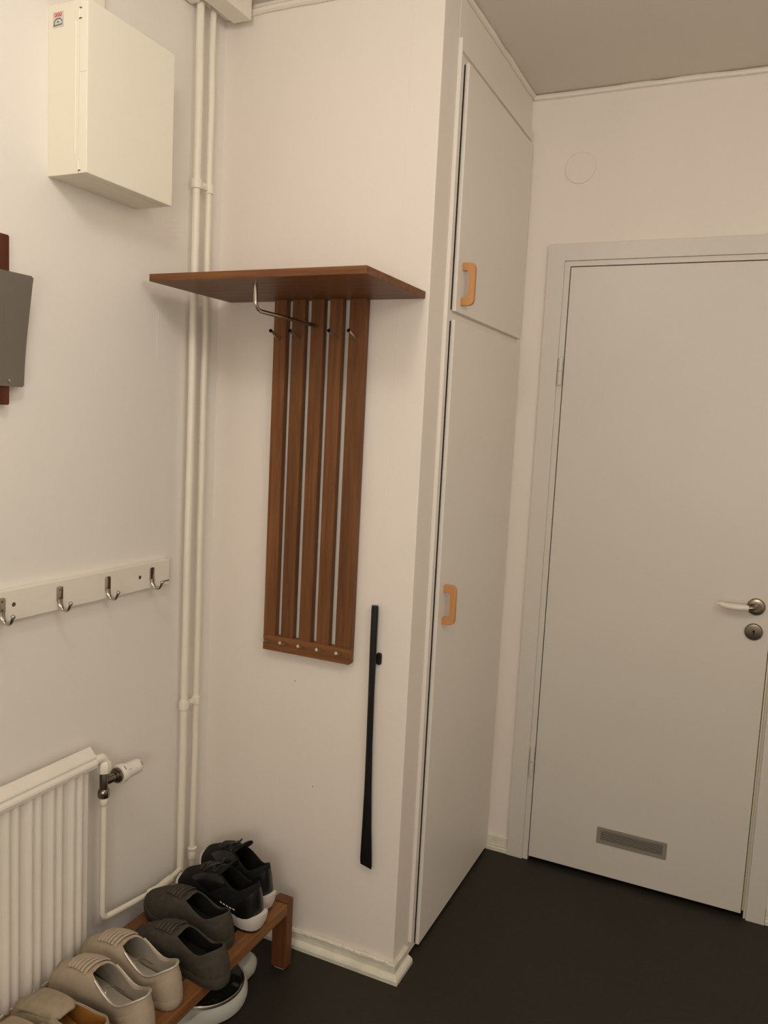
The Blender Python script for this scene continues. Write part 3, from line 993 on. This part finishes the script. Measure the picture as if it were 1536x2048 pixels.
    def patch(s, i0, i1, t0, t1, off=.0014, nt=6):
        """overlay panel following the upper; t0, t1 may depend on the fraction along"""
        bm = bmesh.new()
        rows = []
        n = abs(i1 - i0)
        for j in range(nt + 1):
            row = []
            for q in range(n + 1):
                i = i0 + (q if i1 > i0 else -q)
                f = q / n
                a = t0(f) if callable(t0) else t0
                b = t1(f) if callable(t1) else t1
                t = a + (b - a) * j / nt
                e = 0 if (j in (0, nt) or q in (0, n)) else 1
                row.append(bm.verts.new(s.P(i, t) + s.nrm(i, t) * (off if e else off * .15)))
            rows.append(row)
        for a, b in zip(rows, rows[1:]):
            for q in range(n):
                bm.faces.new((a[q], a[q + 1], b[q + 1], b[q]))
        return bm

    def top_z(s, x, y):
        hit = s.bvh.ray_cast(Vector((x, y, .5)), Vector((0, 0, -1)))
        return hit[0].z if hit[0] else s.tz

    def lace_bm(s, x, w, r, flat=.5, skew=0.0, raise_=.0015, bow=.003):
        pts = []
        for k in range(9):
            y = -w + 2 * w * k / 8
            xx = x + skew * y / w - abs(y) / w * .004
            pts.append((xx, y, s.top_z(xx, y) + raise_ + bow * (1 - (y / w) ** 2)))
        return bm_tube(pts, r, 8, flat=flat)

    def tongue_bm(s, ahead, back, w, rise, th_=.005, curl=.35):
        """plate from under the laces, out of the throat and back over the opening"""
        bm = bmesh.new()
        nx, ny = 10, 8
        grid = {}
        for sd in (0, 1):
            for a in range(nx + 1):
                f = a / nx
                x = s.tx + ahead - (ahead + back) * f
                xa = max(x, s.tx + .004)
                zb = s.top_z(xa, 0) - .003 + rise * max(0, (s.tx - x) / back) ** 1.2 if x < s.tx + .004 else s.top_z(x, 0) - .002
                ww = w * (1 - .35 * (f > .92) - .18 * max(0, f - .8) * 5 * .5)
                for b in range(ny + 1):
                    g = -1 + 2 * b / ny
                    y = g * ww
                    z = zb - curl * ww * g * g * .8
                    e = .25 if (a in (0, nx) or b in (0, ny)) else 1.0
                    grid[sd, a, b] = bm.verts.new((x, y, z + (th_ * e if sd else -th_ * .2 * e)))
        for sd in (0, 1):
            for a in range(nx):
                for b in range(ny):
                    bm.faces.new((grid[sd, a, b], grid[sd, a + 1, b], grid[sd, a + 1, b + 1], grid[sd, a, b + 1]))
        for a in range(nx):
            for b in (0, ny):
                bm.faces.new((grid[0, a, b], grid[0, a + 1, b], grid[1, a + 1, b], grid[1, a, b]))
        for b in range(ny):
            for a in (0, nx):
                bm.faces.new((grid[0, a, b], grid[0, a, b + 1], grid[1, a, b + 1], grid[1, a, b]))
        return bm


def place_shoe(name, label, group, heel, yaw, pitch, roll=0.0):
    t = thing(name, heel, label, 'shoe', group, (roll, -pitch, PI + yaw))
    return t


def part(t, name, bm, m, smooth=True, parent=None):
    return obj(name, bm, m, parent or t, smooth, local=True)


def child_of(o, name, bm, m):
    # sub-part: bm is in shoe space; the part's origin is inside the shoe
    for v in bm.verts:
        v.co -= Vector(o.location)
    return obj(name, bm, m, o, True, local=True)


def sneaker_black(label, heel, yaw, pitch, side, roll=0.0):
    t = place_shoe('black_sneaker', label, 'pair of black sneakers', heel, yaw, pitch, roll)
    s = Shoe(L=.282, side=side, sole=.030, throat_x=.134, throat_z=.122, dip_z=.098, heel_z=.124, toe_h=1.30, spring=.016, coll_w=.031)
    up = part(t, 'upper', s.upper(), 'sn_black')
    so = part(t, 'sole', s.sole_bm(lambda u: .030 + .016 * sstep(u, .12, 0) + .005 * sstep(u, .5, .2) + .010 * sstep(u, .85, 1.0), 1.045, .012, 1.0), 'sn_sole')
    part(t, 'outsole', bm_prism([(.145 + (b[0] - .145) * .97, b[1] * .94) for b in s.base], 'z', -.0005, .0035) if False else s.sole_bm(lambda u: .006, 1.0), 'sn_gloss')
    part(t, 'lining', s.lining(), 'gy_in')
    part(t, 'insole', s.insole(.040), 'gy_in')
    part(t, 'tongue', s.tongue_bm(.060, .042, .026, .038, .008, .30), 'sn_black')
    N = s.N
    part(t, 'heel_counter', s.patch(-6, 6, .05, lambda f: .55 + .35 * math.sin(PI * f), .0016), 'sn_gloss')
    part(t, 'eyestay', s.patch(14, 20, .52, .985, .0018), 'sn_gloss')
    part(t, 'eyestay', s.patch(N - 14, N - 20, .52, .985, .0018), 'sn_gloss')
    for k in range(5):
        lc = s.lace_bm(s.tx + .006 + .013 * k, .024 - .001 * k, .0032, .55, .004 * (-1) ** k, bow=.004)
        part(t, 'lace', lc, 'sn_gloss')
    bw = bm_tube(smooth_path([(s.tx + .004, 0, s.tz + .012), (s.tx + .012, .020, s.tz + .016), (s.tx + .034, .030, s.tz - .002), (s.tx + .040, .020, s.tz - .006), (s.tx + .008, .002, s.tz + .010)], 5), .0020, 6)
    bm_tube(smooth_path([(s.tx + .004, 0, s.tz + .012), (s.tx + .010, -.020, s.tz + .015), (s.tx + .030, -.032, s.tz - .004), (s.tx + .038, -.022, s.tz - .006), (s.tx + .008, -.002, s.tz + .010)], 5), .0020, 6, bm=bw)
    part(t, 'lace_bow', bw, 'sn_gloss')
    # pale reflective dashes on both sides
    for sg in (1, -1):
        for k in range(5):
            i = (6 + k) if sg > 0 else N - 6 - k
            tt = .30 + .02 * k
            p = s.P(i, tt) + s.nrm(i, tt) * .0012
            q = s.P(i + sg, tt + .05) + s.nrm(i + sg, tt + .05) * .0012
            part(t, 'reflective_dash', bm_tube([p.lerp(q, .2), p.lerp(q, .85)], .0016, 6, flat=.5), 'sn_sole')
    return t


def sneaker_grey(label, heel, yaw, pitch, side, roll=0.0):
    t = place_shoe('grey_shoe', label, 'pair of dark grey shoes', heel, yaw, pitch, roll)
    s = Shoe(L=.290, side=side, sole=.024, throat_x=.150, throat_z=.090, dip_z=.068, heel_z=.092, toe_h=1.38, spring=.010, coll_w=.033, width=1.04)
    part(t, 'upper', s.upper(), 'gy')
    part(t, 'sole', s.sole_bm(lambda u: .026 + .004 * sstep(u, .3, 0), 1.02), 'gy_sole')
    part(t, 'lining', s.lining(), 'gy_in')
    part(t, 'insole', s.insole(.036), 'gy_in')
    part(t, 'tongue', s.tongue_bm(.040, .022, .026, .010, .006, .35), 'gy')
    part(t, 'heel_counter', s.patch(-7, 7, .02, lambda f: .45 + .45 * math.sin(PI * f), .0015), 'gy')
    for k in range(5):
        part(t, 'lace', s.lace_bm(s.tx + .006 + .0115 * k, .028 - .0012 * k, .0042, .50, bow=.003, raise_=.0030), 'gy')
    return t


def sneaker_beige(label, heel, yaw, pitch, side, roll=0.0):
    t = place_shoe('beige_shoe', label, 'pair of beige lace-up shoes', heel, yaw, pitch, roll)
    s = Shoe(L=.300, side=side, sole=.022, throat_x=.165, throat_z=.102, dip_z=.066, heel_z=.094, toe_h=1.22, spring=.008, coll_w=.034, width=0.98)
    part(t, 'upper', s.upper(), 'bg')
    part(t, 'sole', s.sole_bm(lambda u: .022 + .003 * sstep(u, .3, 0), 1.015), 'bg')
    part(t, 'lining', s.lining(), 'bg_in')
    ins = part(t, 'insole', s.insole(.034), 'bg_insole')
    bnd = bm_tube([s.P(i, 1) + Vector((0, 0, .0022)) for i in list(range(-18, 19))], .0024, 8)
    part(t, 'collar_binding', bnd, 'bg_in')
    # loose curled insole edge inside the opening
    rim = bm_tube(smooth_path([(.105, -.026, .046), (.120, -.012, .062), (.126, .004, .066), (.118, .020, .056)], 5), [.0010] * 16, 6)
    part(t, 'insole_edge', rim, 'chrome')
    part(t, 'tongue', s.tongue_bm(.050, .010, .024, .004, .005, .35), 'bg')
    part(t, 'heel_counter', s.patch(-7, 7, .03, lambda f: .40 + .40 * math.sin(PI * f), .0013), 'bg')
    part(t, 'toe_cap', s.patch(20, 28, .02, lambda f: .30 + .10 * math.sin(PI * f), .0012), 'bg')
    for k in range(6):
        part(t, 'lace', s.lace_bm(s.tx + .003 + .0112 * k, .0310 - .0012 * k, .0042, .55, skew=.004, bow=.0030, raise_=.0034), 'bg')
    return t


def boot_tan(label, heel, yaw, pitch, side, rise, back, roll=0.0):
    t = place_shoe('suede_boot', label, 'pair of sand suede boots', heel, yaw, pitch, roll)
    s = Shoe(L=.280, side=side, sole=.020, throat_x=.150, throat_z=.072, dip_z=.070, heel_z=.084, toe_h=1.2, spring=.006, coll_w=.034, width=0.90)
    part(t, 'upper', s.upper(), 'tan')
    part(t, 'sole', s.sole_bm(lambda u: .018, 1.02), 'ochre')
    part(t, 'lining', s.lining(), 'ochre')
    part(t, 'insole', s.insole(.032), 'ochre')
    part(t, 'tongue', s.tongue_bm(.085, back, .034, rise, .012, .10), 'tan')
    part(t, 'heel_counter', s.patch(-6, 6, .03, lambda f: .40 + .40 * math.sin(PI * f), .0013), 'tan')
    return t


def R(d): return math.radians(d)


sneaker_black('black sneaker with white sole at the back, nearest the riser pipes', (0.348, -0.176, RZ + .003), R(-16), R(1.0), 1)
sneaker_black('black sneaker with thick white sole beside the grey shoe', (0.374, -0.254, RZ + .001), R(-5), R(1.0), -1)
sneaker_grey('dark grey shoe next to the black sneaker', (0.352, -0.354, RZ + .001), R(-6), R(2), 1)
sneaker_grey('dark grey shoe next to the beige shoe, heel over the scale', (0.424, -0.468, RZ + .002), R(-4), R(0), -1)
sneaker_beige('beige laced shoe with silver lining next to the grey shoe', (0.371, -0.572, RZ + .001), R(-3), R(1), 1)
sneaker_beige('beige laced shoe with silver lining, nearer the sand boots', (0.380, -0.674, RZ + .001), R(-4), R(1), -1)
boot_tan('sand suede boot with ochre lining beside the beige shoe', (0.358, -0.770, RZ + .001), R(-3), R(0), 1, .001, .030)
boot_tan('sand suede boot with ochre lining cut off at the bottom left', (0.366, -0.860, RZ + .001), R(-3), R(0), -1, .026, .036)
